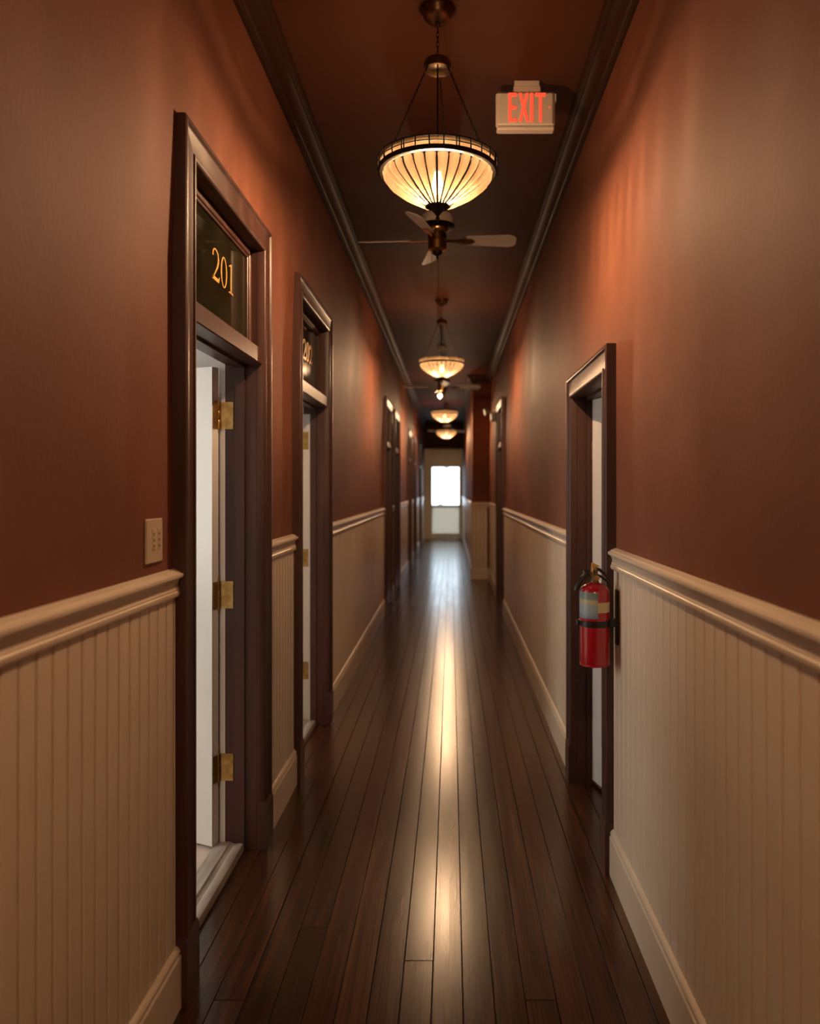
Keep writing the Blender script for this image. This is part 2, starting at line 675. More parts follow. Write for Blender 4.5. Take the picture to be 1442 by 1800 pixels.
jr = tag(empty('trim_5', (0, 0, 0)), 'cream chair rail around the stepped-in wall', kind='structure')
jb = tag(empty('baseboard_jog', (0, 0, 0)), 'cream baseboard around the stepped-in wall', kind='structure')
jc = tag(empty('trim_6', (0, 0, 0)), 'dark crown moulding around the stepped-in wall', kind='structure')
for al in 'yx':
    mk('rail_length', run_jog(RAIL, al), M['cream'], jr, smooth=True)
    mk('baseboard_length', run_jog(BASE, al), M['cream'], jb, smooth=True)
    mk('crown_length', run_jog(CROWN, al), M['crown'], jc, smooth=True)

# ---- wainscot boards
ZB0, ZB1 = 0.16, 1.275


def board_shape(wd):
    g, c, t = .0030, .0034, .012
    return [(g, 0), (g, t - c), (g + c, t), (wd - g - c, t), (wd - g, t - c), (wd - g, 0)]


def board_b(side, ya, wd):
    s = 1 if side == 'left' else -1
    base = XL if side == 'left' else XR
    b = B()
    sh = board_shape(wd)
    b.loft([[(base + s * t, ya + u, z) for u, t in sh] for z in (ZB0, ZB1)])
    return b


for side, ops, yb, pitch, near, ystart in (('left', LEFT, Y1, .065, 2.37, 2.2875 - .065 * 24), ('right', RIGHT, YJ, .0795, 3.18, 1.4034 - .0795 * 7)):
    wl = wall_left if side == 'left' else wall_right
    s = 1 if side == 'left' else -1
    base = XL if side == 'left' else XR
    far = B()
    proto = None
    for ya, ye in spans(ops, ystart, yb, CW):
        y = ya
        while y < ye - .004:
            wd = min(pitch, ye - y)
            if y < near - .001:
                if abs(wd - pitch) < .001 and proto is not None:
                    c = proto.copy()
                    COL.objects.link(c)
                    c.location = (0, y - ystart, 0)
                else:
                    o = mk('wainscot_board', board_b(side, y, wd), M['cream'], wl)
                    if proto is None:
                        proto = o
            else:
                far.add(board_b(side, y, wd))
            y += wd
    # behind the viewpoint: plain panelling
    far.box(min(base, base + s * .010), max(base, base + s * .010), Y0, ystart, ZB0, ZB1)
    tag(mk('wainscot_panelling', far, M['cream'], wl), kind='stuff')
    bk = B()
    for ya, ye in spans(ops, Y0, yb, CW - .002):
        bk.box(min(base, base + s * .003), max(base, base + s * .003), ya, ye, ZB0, ZB1)
    mk('wainscot_backing', bk, M['cream'], wl)
far = B()
y = YJ
while y < Y1 - .02:
    far.box(XJ - .012, XJ, y + .002, y + .063, ZB0, ZB1)
    y += .065
x = XJ
while x < XR - .06:
    far.box(x + .002, min(x + .063, XR), YJ - .012, YJ, ZB0, ZB1)
    x += .065
tag(mk('wainscot_panelling', far, M['cream'], wall_jog), kind='stuff')


# ------------------------------------------------------------------ numerals
def numeral(ch, y, z, h, x, s):
    """gold serif numeral on glass at plane x; s = +1 reads along +y (left wall)"""
    b = B()
    t0, t1 = x, x + .0015 * s

    def P(u, v):
        return (y + u * h, z + v * h)

    def quadstrip(path, wid):
        pts = [Vector(p) for p in path]
        l, r = [], []
        for i, p in enumerate(pts):
            d = (pts[min(i + 1, len(pts) - 1)] - pts[max(i - 1, 0)]).normalized()
            nrm = Vector((-d.y, d.x))
            l.append(p + nrm * wid[i] / 2)
            r.append(p - nrm * wid[i] / 2)
        for i in range(len(pts) - 1):
            b.poly([P(*l[i]), P(*l[i + 1]), P(*r[i + 1]), P(*r[i])], 'x', t0, t1)
    if ch == '2':
        path = [(.10, .74), (.12, .84), (.20, .94), (.33, .985), (.48, .96), (.61, .88), (.665, .75), (.65, .62), (.57, .48), (.42, .32), (.26, .17), (.12, .05)]
        wid = [.10, .085, .055, .045, .06, .10, .125, .12, .10, .07, .055, .05]
        quadstrip(path, wid)
        b.poly([P(.05, 0), P(.72, 0), P(.80, .20), P(.76, .20), P(.68, .115), P(.16, .115)], 'x', t0, t1)
    if ch == '0':
        k = 26
        for i in range(k):
            a0, a1 = 2 * PI * i / k, 2 * PI * (i + 1) / k
            o = lambda a, rx, ry: P(.36 + rx * math.cos(a), .5 + ry * math.sin(a))
            b.poly([o(a0, .34, .5), o(a1, .34, .5), o(a1, .225, .462), o(a0, .225, .462)], 'x', t0, t1)
    if ch == '1':
        b.poly([P(.26, .02), P(.38, .02), P(.38, 1.0), P(.33, 1.0), P(.26, .95)], 'x', t0, t1)
        b.poly([P(.08, .86), P(.26, .90), P(.33, 1.0), P(.20, .93), P(.08, .90)], 'x', t0, t1)
        b.poly([P(.08, 0), P(.56, 0), P(.56, .04), P(.40, .06), P(.24, .06), P(.08, .04)], 'x', t0, t1)
    return b


# ------------------------------------------------------------------ doors
CAS = [(0, 0), (0, .040), (.006, .044), (.016, .044), (.021, .037), (.026, .035), (.088, .035), (.092, .040), (.100, .041), (.106, .038), (.110, .032), (.110, 0)]


def strip(side, pts):
    return [(dx(side, d), y, z) for d, y, z in pts]


def door(n, side, op, transom, leaf, number=None, label='', whitejamb=None, thr=False, hinges=False):
    y0, y1, zt = op
    d0 = tag(empty('door_%d' % n, (dx(side, 0), (y0 + y1) / 2, 0)), label, kind='structure')
    W = M['darkwood']
    T = -(XL - BL)                      # -0.14, depth of the wall
    # casing, mitred
    zo = zt + CW
    for yy, sg in ((y0, -1), (y1, 1)):
        b = B()
        bot = [(dx(side, d), yy + sg * (CW - u), 0.195) for u, d in CAS]
        top = [(dx(side, d), yy + sg * (CW - u), zo - u) for u, d in CAS]
        b.loft([bot, top])
        mk('casing', b, W, d0, smooth=True)
        b = B()
        # plinth block with a sloped top
        ya, yb = sorted((yy - sg * .003, yy + sg * (CW + .003)))
        prof = [(.001, 0), (.047, 0), (.047, .195), (.040, .213), (.001, .213)]
        b.loft([strip(side, [(d, ya, z) for d, z in prof]), strip(side, [(d, yb, z) for d, z in prof])])
        mk('plinth', b, W, d0)
    b = B()
    b.loft([[(dx(side, d), y0 - CW + u, zo - u) for u, d in CAS], [(dx(side, d), y1 + CW - u, zo - u) for u, d in CAS]])
    mk('casing_head', b, W, d0, smooth=True)

    def bx(da, db, ya, yb, za, zb, bev=0):
        xa, xb = sorted((dx(side, da), dx(side, db)))
        return B().box(xa, xb, ya, yb, za, zb, bev)
    # jamb lining
    for ya, yb in ((y0 - .02, y0), (y1, y1 + .02)):
        mk('jamb', bx(T, -.001, ya, yb, 0, zt), W, d0)
        if whitejamb and ya > y0:
            mk('jamb_reveal', bx(T, whitejamb, ya - .0025, ya, 0.0, 2.10), M['white'], d0, label='white painted inner jamb')
    mk('jamb_head', bx(T, -.001, y0 - .02, y1 + .02, zt, zt + .02), W, d0)
    zb = 2.145 if transom else zt
    if hinges:
        rv = bx(T - .024, T, y1 - .001, y1 + .05, 0.0, zt - .45)
        mk('jamb_edge', rv, M['white'], d0, label='white painted room-side edge of the jamb')
    # stops
    b = bx(-.092, -.052, y0, y0 + .012, 0, zb)
    b.add(bx(-.092, -.052, y1 - .012, y1, 0, zb))
    b.add(bx(-.092, -.052, y0, y1, zb - .012, zb))
    mk('door_stop', b, W, d0)
    if transom:
        mk('transom_bar', bx(T, .026, y0, y1, zb, zb + .07, .004), W, d0)
        # sash around the transom glass
        za = zb + .07
        b = B()
        for (ya, yb, z0, z1) in ((y0, y0 + .030, za, zt), (y1 - .030, y1, za, zt), (y0, y1, za, za + .016), (y0, y1, zt - .030, zt)):
            b.add(bx(-.060, -.022, ya, yb, z0, z1, .003))
        for (ya, yb, z0, z1) in ((y0, y0 + .040, za, zt), (y1 - .040, y1, za, zt), (y0, y1, zt - .040, zt)):
            b.add(bx(-.060, -.029, ya, yb, z0, z1, .003))
        mk('transom_sash', b, W, d0)
        g = mk('transom_glass', bx(-.046, -.038, y0 + .03, y1 - .03, za + .01, zt - .03), M['glassdark'], d0, label='blacked-out glass pane')
        if number:
            h = .122
            wds = {'2': .90, '0': .84, '1': .66}
            tot = sum(wds[c] for c in number) * h
            yy = (y0 + y1) / 2 + .085 - tot / 2
            for c in number:
                mk('numeral', numeral(c, yy, 2.390, h, dx(side, -.0375), 1 if side == 'left' else -1), M['gold'], g, label='gold leaf serif numeral')
                yy += wds[c] * h
    zl = zb - .015
    wd = y1 - y0 - .02
    if leaf is None:
        # shut leaf of dark stained boards
        b = bx(-.132, -.094, y0 + .004, y1 - .004, .008, zb - .013)
        lf = mk('door_leaf', b, W, d0)
        b = B()
        for (za, zc) in ((.25, .95), (1.1, zb - .2)):
            for (ya, yb) in ((y0 + .1, (y0 + y1) / 2 - .05), ((y0 + y1) / 2 + .05, y1 - .1)):
                b.add(bx(-.096, -.088, ya, yb, za, zc, .006))
        mk('raised_panel', b, W, lf)
        hb = B().lathe([(.022, -.01), (.026, 0), (.012, .012), (.012, .03), (.026, .04), (.026, .055), (.012, .062)], seg=12)
        kb = B()
        kb.add(hb, Matrix.Translation((dx(side, -.092), y0 + .075, 1.0)) @ Matrix.Rotation((PI / 2) * (1 if side == 'left' else -1), 4, 'Y'))
        mk('knob', kb, M['brass'], lf, smooth=True)
    else:
        al = math.radians(leaf)
        pd, py = T - .026 if side == 'left' else T + .022, y1 - .013
        zl0 = .035 if thr else .015

        def lp(a, t, z):
            d = pd - a * math.sin(al) + t * math.cos(al)
            return (dx(side, d), py - a * math.cos(al) - t * math.sin(al), z)

        def lbox(a0, a1, t0, t1, z0, z1):
            b = B()
            b.loft([[lp(a, t, z) for a, t in ((a0, t0), (a1, t0), (a1, t1), (a0, t1))] for z in (z0, z1)])
            return b
        th = .04
        st = .11
        # stiles and rails, panels set back
        b = lbox(0, st, 0, th, zl0, zl)
        b.add(lbox(wd - st, wd, 0, th, zl0, zl))
        for z0, z1 in ((zl0, zl0 + .22), (.86, 1.02), (zl - .12, zl)):
            b.add(lbox(st, wd - st, 0, th, z0, z1))
        b.add(lbox(wd / 2 - .05, wd / 2 + .05, 0, th, zl0, zl))
        lf = mk('door_leaf', b, M['white'], d0, label='white painted panelled leaf')
        b = lbox(st, wd - st, .012, th - .012, zl0 + .2, zl - .1)
        mk('door_panel', b, M['white'], lf)
        if side == 'right':
            mk('kick_edge', lbox(-.001, wd, -.001, th + .002, zl0, zl0 + .012), M['brass'], lf, label='thin brass edge under the leaf')
        # knob at the free edge
        kp = lp(wd - .06, th + .05, .98)
        mk('knob', B().lathe([(.001, -.027), (.018, -.02), (.027, 0), (.018, .02), (.001, .027)], kp, 14), M['brass'], lf, smooth=True)
        mk('knob_stem', B().tube([lp(wd - .06, th - .005, .98), kp], .008, 8), M['brass'], lf)
        if hinges:
            for zc in (.366, 1.128, 1.921):
                if zc > zl:
                    continue
                hg = B()
                pk = Vector((dx(side, pd), py, zc))
                # knuckle with finials
                hg.lathe([(.001, -.082), (.003, -.078), (.003, -.064), (.0065, -.060), (.0065, -.022), (.0058, -.021), (.0058, -.019), (.0065, -.018), (.0065, .018), (.0058, .019), (.0058, .021), (.0065, .022), (.0065, .060), (.003, .064), (.003, .078), (.001, .082)], pk, 10)
                # leaf on jamb face
                xa, xb = sorted((dx(side, pd), dx(side, pd + .062)))
                hg.box(xa, xb, y1 - .0032, y1 - .0002, zc - .06, zc + .06)
                hg.add(lbox(-.003, 0.0005, 0, .036, zc - .06, zc + .06))
                h = mk('hinge', hg, M['brass'], lf, smooth=True, label='aged brass butt hinge')
        elif side == 'right':
            for zc in (.3, 1.0, 1.80):
                hg = lbox(-.0035, .001, .0, .042, zc - .05, zc + .05)
                mk('hinge', hg, M['brass'], lf, label='aged brass butt hinge')
    if thr:
        b = B()
        ya, yb = y0 - .018, y1 + .018
        prof = [(-.19, 0), (-.19, .020), (-.178, .034), (-.118, .036), (-.112, .030), (-.096, .027), (-.090, .032), (-.068, .034), (-.058, .030), (-.054, .020), (-.054, 0)]
        b.loft([strip(side, [(d, ya + .0, z) for d, z in prof]), strip(side, [(d, yb, z) for d, z in prof])])
        mk('threshold', b, M['threshold'], d0, smooth=True, label='worn pale wooden threshold')
    return d0


door(1, 'left', LEFT[0], True, 115, '201', 'tall dark wood doorway 201 on the left with its white door open', thr=True, hinges=True)
door(2, 'left', LEFT[1], True, 112, '202', 'dark wood doorway 202, second on the left wall, white door open', whitejamb=-.066, thr=True, hinges=True)
door(3, 'right', RIGHT[0], False, 14, None, 'dark wood doorway without transom behind the fire extinguisher')
door(4, 'left', LEFT[2], True, None, None, 'third dark doorway along the left wall, shut')
door(5, 'left', LEFT[3], True, None, None, 'fourth dark doorway along the left wall, shut')
door(6, 'left', LEFT[4], True, None, None, 'fifth dark doorway along the left wall, shut')
door(7, 'left', LEFT[5], True, None, None, 'sixth dark doorway along the left wall, shut')
door(8, 'left', LEFT[6], True, None, None, 'last dark doorway on the left before the end door')
door(9, 'right', RIGHT[1], True, None, None, 'dark transom doorway on the right wall before it steps in')

# ---- white glazed end door
YE = Y1
d10 = tag(empty('door_10', ((DX0 + DX1) / 2, YE, 0)), 'white half-glazed door bright with daylight at the end of the hall', kind='structure')
b = B().box(-.86, DX0, YE - .03, YE + .01, 0, DZ, .004)
mk('casing', b, M['cream'], d10)
b = B().box(DX1, XJ, YE - .03, YE + .01, 0, DZ, .004)
mk('casing', b, M['cream'], d10)
b = B().box(-.86, XJ, YE - .03, YE + .01, DZ, 2.80, .004)
b.box(-.70, .34, YE - .036, YE - .03, 2.42, 2.70, .003)
mk('header_panel', b, M['cream'], d10)
b = B().box(-.86, XJ, YE - .07, YE + .01, 2.80, 2.84, .008)
mk('header_cap', b, M['cream'], d10)
GX0, GX1, GZ0, GZ1 = -.595, .255, 1.07, 2.26
b = B()
ya, yb = YE + .03, YE + .07
b.box(DX0 - .02, GX0, ya, yb, .02, DZ)
b.box(GX1, DX1 + .02, ya, yb, .02, DZ)
b.box(GX0, GX1, ya, yb, GZ1, DZ)
b.box(GX0, GX1, ya, yb, .99, GZ0)
b.box(GX0, GX1, ya, yb, .02, .16)
lf = mk('door_leaf', b, M['white'], d10)
b = B().box(GX0, GX1, ya + .016, ya + .024, .16, .99)
mk('door_panel', b, M['litpanel'], lf, label='pale lower panel, made translucent so daylight brightens it')
mk('window_pane', B().box(GX0, GX1, ya + .018, ya + .024, GZ0, GZ1), M['pane'], lf, label='clear pane with daylight behind')
b = B().box(DX0, DX1, YE - .05, YE + .10, 0, .022, .006)
mk('threshold', b, M['white'], d10)
kp = (DX0 + .05, ya - .05, .98)
mk('knob', B().lathe([(.001, -.027), (.018, -.02), (.027, 0), (.018, .02), (.001, .027)], kp, 12), M['brass'], lf, smooth=True)


# ---- side rooms seen through the open doors
def room(name, xa, xb, ya, yb, zt, label, floor_top, plank):
    b = B()
    t = .08
    o0, o1 = (xa - t, xb) if abs(xa) > abs(xb) else (xa, xb + t)
    b.box(o0, o1, ya - t, ya, 0, zt)
    b.box(o0, o1, yb, yb + t, 0, zt)
    far_x = (xa - t, xa) if abs(xa) > abs(xb) else (xb, xb + t)
    b.box(far_x[0], far_x[1], ya, yb, 0, zt)
    b.box(o0, o1, ya - t, yb + t, zt, zt + t)
    o = tag(mk(name, b, M['whitewall']), label, kind='structure')
    fl = empty(name.replace('wall', 'floor'), (0, 0, 0))
    tag(fl, 'floor of the ' + label.split(' ', 2)[-1], kind='structure')
    y = ya
    wdt = .15
    while y < yb - .01:
        y2 = min(y + wdt, yb)
        bb = B().box(xa, xb, y + .001, y2 - .001, -.04, floor_top, .002)
        mk('floor_board', bb, plank, fl, loc=((xa + xb) / 2, (y + y2) / 2, 0))
        y = y2
    return o


room('wall_room_1', -4.0, -1.001, 1.3, 3.85, 2.9, 'white walls of the bright room through doorway 201', .018, M['palefloor'])
room('wall_room_2', -4.0, -1.001, 4.0, 6.6, 2.9, 'white walls of the bright room through doorway 202', .018, M['palefloor'])
room('wall_room_3', .8305, 3.7, 2.4, 4.75, 2.9, 'white walls of the room behind the extinguisher', 0.0, M['floor'])

# ------------------------------------------------------------------ pendant lamps
ZR = 2.902     # underside of the rim ring


def make_lamp(x, y):
    root = empty('pendant_lamp', (x, y, ZC))
    c = (x, y, 0)
    AB, BZ = M['antbrass'], M['bronze']
    b = B().lathe([(.006, ZC - .062), (.020, ZC - .060), (.046, ZC - .050), (.058, ZC - .036), (.060, ZC - .026), (.064, ZC - .020), (.068, ZC - .008), (.068, ZC)], c, 32)
    mk('canopy', b, AB, root, smooth=True)
    b = B().lathe([(.003, ZC - .082), (.009, ZC - .078), (.011, ZC - .066), (.006, ZC - .058)], c, 12)
    mk('loop', b, AB, root, smooth=True)
    mk('chain', B().chain((x, y, ZC - .078), (x, y, 3.388), 6, .009, .0022), BZ, root, smooth=True)
    b = B().lathe([(.050, 3.328), (.056, 3.330), (.058, 3.352), (.052, 3.368), (.030, 3.380), (.010, 3.386), (.006, 3.392)], c, 28, caps=False)
    b.lathe([(.001, 3.334), (.047, 3.332), (.052, 3.329)], c, 28, caps=False)
    mk('crown_cup', b, AB, root, smooth=True)
    mk('rod', B().tube([(x, y, 3.34), (x, y, 2.77)], .0035, 8), BZ, root, smooth=True)
    for az in (80, 222, 318):
        a = math.radians(az)
        p0 = (x + .052 * math.cos(a), y + .052 * math.sin(a), 3.334)
        p1 = (x + .232 * math.cos(a), y + .232 * math.sin(a), ZR + .050)
        mk('side_chain', B().chain(p0, p1, 15, .006, .0017), BZ, root, smooth=True)
    # rim ring: broad lower band, two rails and posts
    b = B()
    b.lathe([(.212, ZR + .004), (.240, ZR - .001), (.246, ZR + .004), (.246, ZR + .015), (.240, ZR + .018), (.212, ZR + .008), (.212, ZR + .004)], c, 64, caps=False)
    b.torus((x, y, ZR + .030), .247, .0022, 64, 5)
    b.torus((x, y, ZR + .050), .247, .0030, 64, 5)
    k = 28
    for i in range(k):
        a = 2 * PI * (i + .5) / k
        for da in ((-.022, .022) if i % 4 == 2 else (0,)):
            p = (x + .248 * math.cos(a + da), y + .248 * math.sin(a + da))
            b.tube([(p[0], p[1], ZR + .004), (p[0], p[1], ZR + .053)], .0028, 5)
    rim = mk('rim_ring', b, BZ, root, smooth=True)
    b = B().lathe([(.234, ZR + .014), (.238, ZR + .049)], c, 56, caps=False)
    mk('rim_glass', b, M['petal'], rim, smooth=True)
    # petals
    prof = [(.2095, .006), (.2120, -.003), (.2090, -.016), (.2000, -.031), (.1850, -.047), (.1640, -.064), (.1400, -.082), (.1130, -.099), (.0860, -.115), (.0620, -.128), (.0430, -.138), (.0280, -.146)]
    K = 28
    half = PI / K * .97
    first = None
    for i in range(K):
        a = 2 * PI * (i + .5) / K
        if first is None:
            b = B()
            nu = 9
            rows = []
            for j, (r, z) in enumerate(prof):
                row = []
                for q in range(nu):
                    u = -1 + 2 * q / (nu - 1)
                    bul = (1 - u * u) * .019 * min(1, r / .17)
                    rr = r + bul * .85
                    zz = z - bul * .55 * (1 - r / .26)
                    if j == 0:
                        zz -= .017 * u ** 4
                    row.append((x + rr * math.cos(a + u * half), y + rr * math.sin(a + u * half), ZR + zz))
                rows.append(row)
            b.loft(rows, closed=False, caps=False)
            first = mk('glass_petal', b, M['petal'], root, smooth=True)
        else:
            o = first.copy()
            COL.objects.link(o)
            o.rotation_euler = (0, 0, 2 * PI * i / K)
    # dark leading between petals
    b = B()
    for i in range(K):
        a = 2 * PI * i / K
        pts = [(x + (r + .0008) * math.cos(a), y + (r + .0008) * math.sin(a), ZR + z) for r, z in prof[1:]]
        b.tube(pts, .0028 if i % 3 else .0042, 4)
    tag(mk('leading', b, BZ, root), kind='stuff')
    b = B().lathe([(.002, ZR - .196), (.007, ZR - .191), (.0085, ZR - .184), (.005, ZR - .177), (.009, ZR - .172), (.014, ZR - .164), (.026, ZR - .152), (.040, ZR - .139), (.050, ZR - .132), (.030, ZR - .136), (.004, ZR - .14)], c, 24)
    mk('bottom_cap', b, BZ, root, smooth=True)
    # plate added to cut the upward light, then socket and bulb
    b = B().lathe([(.012, ZR + .026), (.188, ZR + .020), (.194, ZR + .024), (.188, ZR + .030), (.012, ZR + .036)], c, 36)
    mk('light_baffle', b, M['baffle'], root, smooth=True)
    b = B().lathe([(.016, ZR + .05), (.018, ZR + .02), (.014, ZR + .005)][::-1], c, 14)
    mk('socket', b, BZ, root, smooth=True)
    b = B().lathe([(.004, ZR - .088), (.017, ZR - .083), (.025, ZR - .066), (.025, ZR - .045), (.018, ZR - .018), (.013, ZR + .006)], c, 16)
    mk('bulb', b, M['bulbglass'], root, smooth=True, label='glowing warm bulb')
    l = bpy.data.lights.new('lamp_light', 'POINT')
    l.energy = LAMP_W
    l.color = LAMP_COL
    l.shadow_soft_size = .032
    lo = bpy.data.objects.new('lamp_light', l)
    COL.objects.link(lo)
    lo.parent = root
    lo.location = (0, 0, ZR - .055 - ZC)
    return root


G = 'pendant bowl lamps down the hall'
lamp = make_lamp(-.055, 3.18)
tag(lamp, 'nearest and largest pendant lamp with cream petal glass bowl', 'lamp', G)
for x, y, lb in ((-.096, 8.1, 'second pendant lamp down the hall, behind the first ceiling fan'), (-.113, 13.55, 'third pendant lamp down the hall, just below the second fan'), (-.107, 18.0, 'farthest and smallest glowing pendant lamp, above the end door'), (-.075, -1.0, 'unseen pendant lamp behind the viewpoint, set close to brighten the near walls')):  # the last lamp is unseen, moved closer to fill the near walls
    o = copy_tree(lamp)
    o.location = (x, y, ZC)
    o['label'] = lb


# ------------------------------------------------------------------ ceiling fans
def make_fan(x, y, z, R, angs, chain_len, light_kit=False, lb='', big_cup=True):
    root = tag(empty('ceiling_fan', (x, y, ZC)), lb, 'fan', 'ceiling fans between the lamps')
    c = (x, y, 0)
    FB = M['fanbrass']
    b = B().lathe([(.020, ZC - .055), (.050, ZC - .045), (.068, ZC - .012), (.070, ZC)], c, 24)
    mk('canopy', b, M['fanwhite'], root, smooth=True)
    mk('downrod', B().tube([(x, y, ZC - .05), (x, y, z + .16)], .012, 10), FB, root, smooth=True)
    b = B().lathe([(.070, z + .098), (.104, z + .100), (.110, z + .108), (.110, z + .150), (.100, z + .166), (.060, z + .178), (.020, z + .18)], c, 32)
    mk('motor_cover', b, M['fanwhite'], root, smooth=True, label='cream upper motor cover')
    b = B().lathe([(.058, z + .070), (.100, z + .076), (.118, z + .086), (.118, z + .098), (.07, z + .102)], c, 32)
    mk('motor_band', b, M['bronze'], root, smooth=True)
    b = B().lathe([(.034, z - .075), (.044, z - .070), (.060, z - .062), (.062, z - .010), (.056, z - .004), (.056, z + .002), (.063, z + .006), (.063, z + .034), (.055, z + .040), (.055, z + .048), (.072, z + .062), (.076, z + .076), (.058, z + .084)], c, 32)
    mk('motor_body', b, FB, root, smooth=True, label='polished brass motor housing')
    b = B().lathe([(.004, z - .128), (.010, z - .118), (.006, z - .110), (.012, z - .104), (.030, z - .094), (.034, z - .072)], c, 18)
    mk('switch_cup', b, M['bronze'], root, smooth=True)
    for an in angs:
        rot = Matrix.Translation((x, y, z)) @ Matrix.Rotation(math.radians(an), 4, 'Z') @ Matrix.Rotation(math.radians(-21), 4, 'X')
        out = []
        w0, w1 = .043, .060
        for (u, v) in ((.20, -w0), (R - .05, -w1), (R - .015, -w1 * .8), (R, -w1 * .45), (R, w1 * .45), (R - .015, w1 * .8), (R - .05, w1), (.20, w0), (.185, w0 * .5), (.185, -w0 * .5)):
            out.append((u, v))
        bb = B().poly(out, 'z', -.003, .003)
        b = B()
        b.add(bb, rot)
        bl = mk('blade', b, M['blade'], root, label='bleached wood blade')
        bb = B().poly([(.060, -.012), (.13, -.010), (.19, -.030), (.235, -.022), (.255, 0), (.235, .022), (.19, .030), (.13, .010), (.060, .012)], 'z', -.010, -.0035)
        b = B()
        b.add(bb, rot)
        mk('blade_iron', b, M['fanbrass'], bl)
    if chain_len:
        mk('pull_chain', B().tube([(x + .006, y, z - .11), (x + .009, y - .01, z - .11 - chain_len * .5), (x + .008, y, z - .11 - chain_len)], .0022, 6), M['fanbrass'], root)
        mk('pull_chain', B().tube([(x - .035, y - .03, z - .07), (x - .036, y - .03, z - .07 - chain_len * .45)], .0016, 6), M['fanbrass'], root)
        b = B().lathe([(.002, -.02), (.006, -.012), (.004, .0), (.002, .01)], (x + .008, y, z - .12 - chain_len), 10)
        mk('pull_knob', b, M['brass'], root, smooth=True)
    if light_kit:
        b = B().lathe([(.003, z - .168), (.020, z - .155), (.030, z - .132), (.026, z - .112), (.014, z - .10)], (x - .03, y, 0), 14)
        mk('light_globe', b, M['bulb'], root, smooth=True, label='small lit globe')
    return root


make_fan(-.092, 5.15, 3.262, .53, (2, 98, 176, 254), .36, lb='ceiling fan with bleached blades and brass motor behind the nearest lamp')
make_fan(-.125, 10.8, 3.025, .545, (6, 96, 186, 276), .0, True, 'second ceiling fan with a small lit globe below the second lamp')
make_fan(-.10, 20.2, 3.10, .53, (20, 110, 200, 290), .0, False, 'farthest ceiling fan, hardly visible above the end door')

# ------------------------------------------------------------------ exit sign
ex0, ex1, ey, ez0, ez1 = .219, .507, 3.73, 3.340, 3.528
ex = tag(empty('exit_sign', ((ex0 + ex1) / 2, ey, ez0)), 'beige exit sign with glowing red letters under the ceiling', 'sign')
mk('housing', B().box(ex0, ex1, ey, ey + .045, ez0 + .022, ez1, .010), M['signbody'], ex)
b = B().box(ex0 + .004, ex1 - .004, ey - .004, ey + .048, ez0, ez0 + .020, .006)
mk('bottom_tray', b, M['signbody'], ex)
b = B().box(ex0 + .010, ex1 - .012, ey - .004, ey + .004, ez0 + .027, ez1 - .010, .003)
mk('face_plate', b, M['signbody'], ex)
b = B().box(ex1 - .004, ex1 + .008, ey + .010, ey + .04, ez1 - .045, ez1 - .004, .003)
mk('end_cap', b, M['signbody'], ex)
b = B().box(.304, .437, ey + .004, ey + .055, ez1 - .004, ez1 + .030, .004)
b.box(.309, .432, ey + .006, ey + .05, ez1 + .028, ZC, .003)
mk('ceiling_mount', b, M['signbody'], ex)
yf0, yf1 = ey - .0065, ey - .003
U0 = .279
HX = .140
ZL = ez0 + .037
ltr = {
    'E': [[(0, 0), (.040, 0), (.040, .017), (.014, .017), (.014, .061), (.038, .061), (.038, .078), (.014, .078), (.014, .123), (.040, .123), (.040, .14), (0, .14)]],
    'X': [[(0, 0), (.014, 0), (.0245, .052), (.036, 0), (.050, 0), (.0325, .072), (.048, .14), (.034, .14), (.0245, .092), (.015, .14), (.001, .14), (.0165, .072)]],
    'I': [[(0, 0), (.0145, 0), (.0145, .14), (0, .14)]],
    'T': [[(.0175, 0), (.032, 0), (.032, .123), (.0495, .123), (.0495, .14), (0, .14), (0, .123), (.0175, .123)]],
}
for ch, u in (('E', 0), ('X', .050), ('I', .106), ('T', .131)):
    b = B()
    for p in ltr[ch]:
        b.poly([(U0 + u + a, ZL + c) for a, c in p], 'y', yf0, yf1)
    mk('letter', b, M['signred'], ex, label='glowing red letter')
for px_ in (.254, .478):
    b = B()
    b.add(B().lathe([(.0045, 0), (.0045, .003)], (0, 0, 0), 10), Matrix.Translation((px_, ey - .003, ez0 + .108)) @ Matrix.Rotation(PI / 2, 4, 'X'))
    mk('pilot_light', b, M['signred'] if px_ > .4 else M['signbody'], ex)

# ------------------------------------------------------------------ wall plate
pt = tag(empty('switch_plate', (XL, 2.212, 1.39)), 'beige wall plate with six small holes beside doorway 201', 'switch')
mk('plate', B().box(XL, XL + .007, 2.152, 2.272, 1.385, 1.512, .0028), M['plate'], pt)
for yc in (2.203, 2.243):
    mk('insert', B().box(XL + .006, XL + .0085, yc - .011, yc + .011, 1.422, 1.484, .0012), M['plate'], pt)
    for zc in (1.433, 1.450, 1.467):
        mk('hole', B().box(XL + .0075, XL + .0088, yc - .003, yc + .003, zc - .0042, zc + .0042), M['hole'], pt)

# ------------------------------------------------------------------ fire extinguisher
fx, fy, fr = .578, 3.09, .0595
fe = tag(empty('fire_extinguisher', (fx, fy, .895)), 'red fire extinguisher hung on the right wall beside the open doorway', 'extinguisher')
c = (fx, fy, 0)
b = B().lathe([(.048, .893), (.056, .895), (fr, .902), (fr, 1.175), (.0575, 1.190), (.050, 1.204), (.036, 1.214), (.022, 1.219), (.016, 1.222)], c, 40)
body = mk('cylinder', b, M['red'], fe, smooth=True)
b = B().lathe([(.0565, .889), (.0598, .891), (.0598, .897), (.057, .899)], c, 40)
mk('foot_ring', b, M['red'], fe, smooth=True)


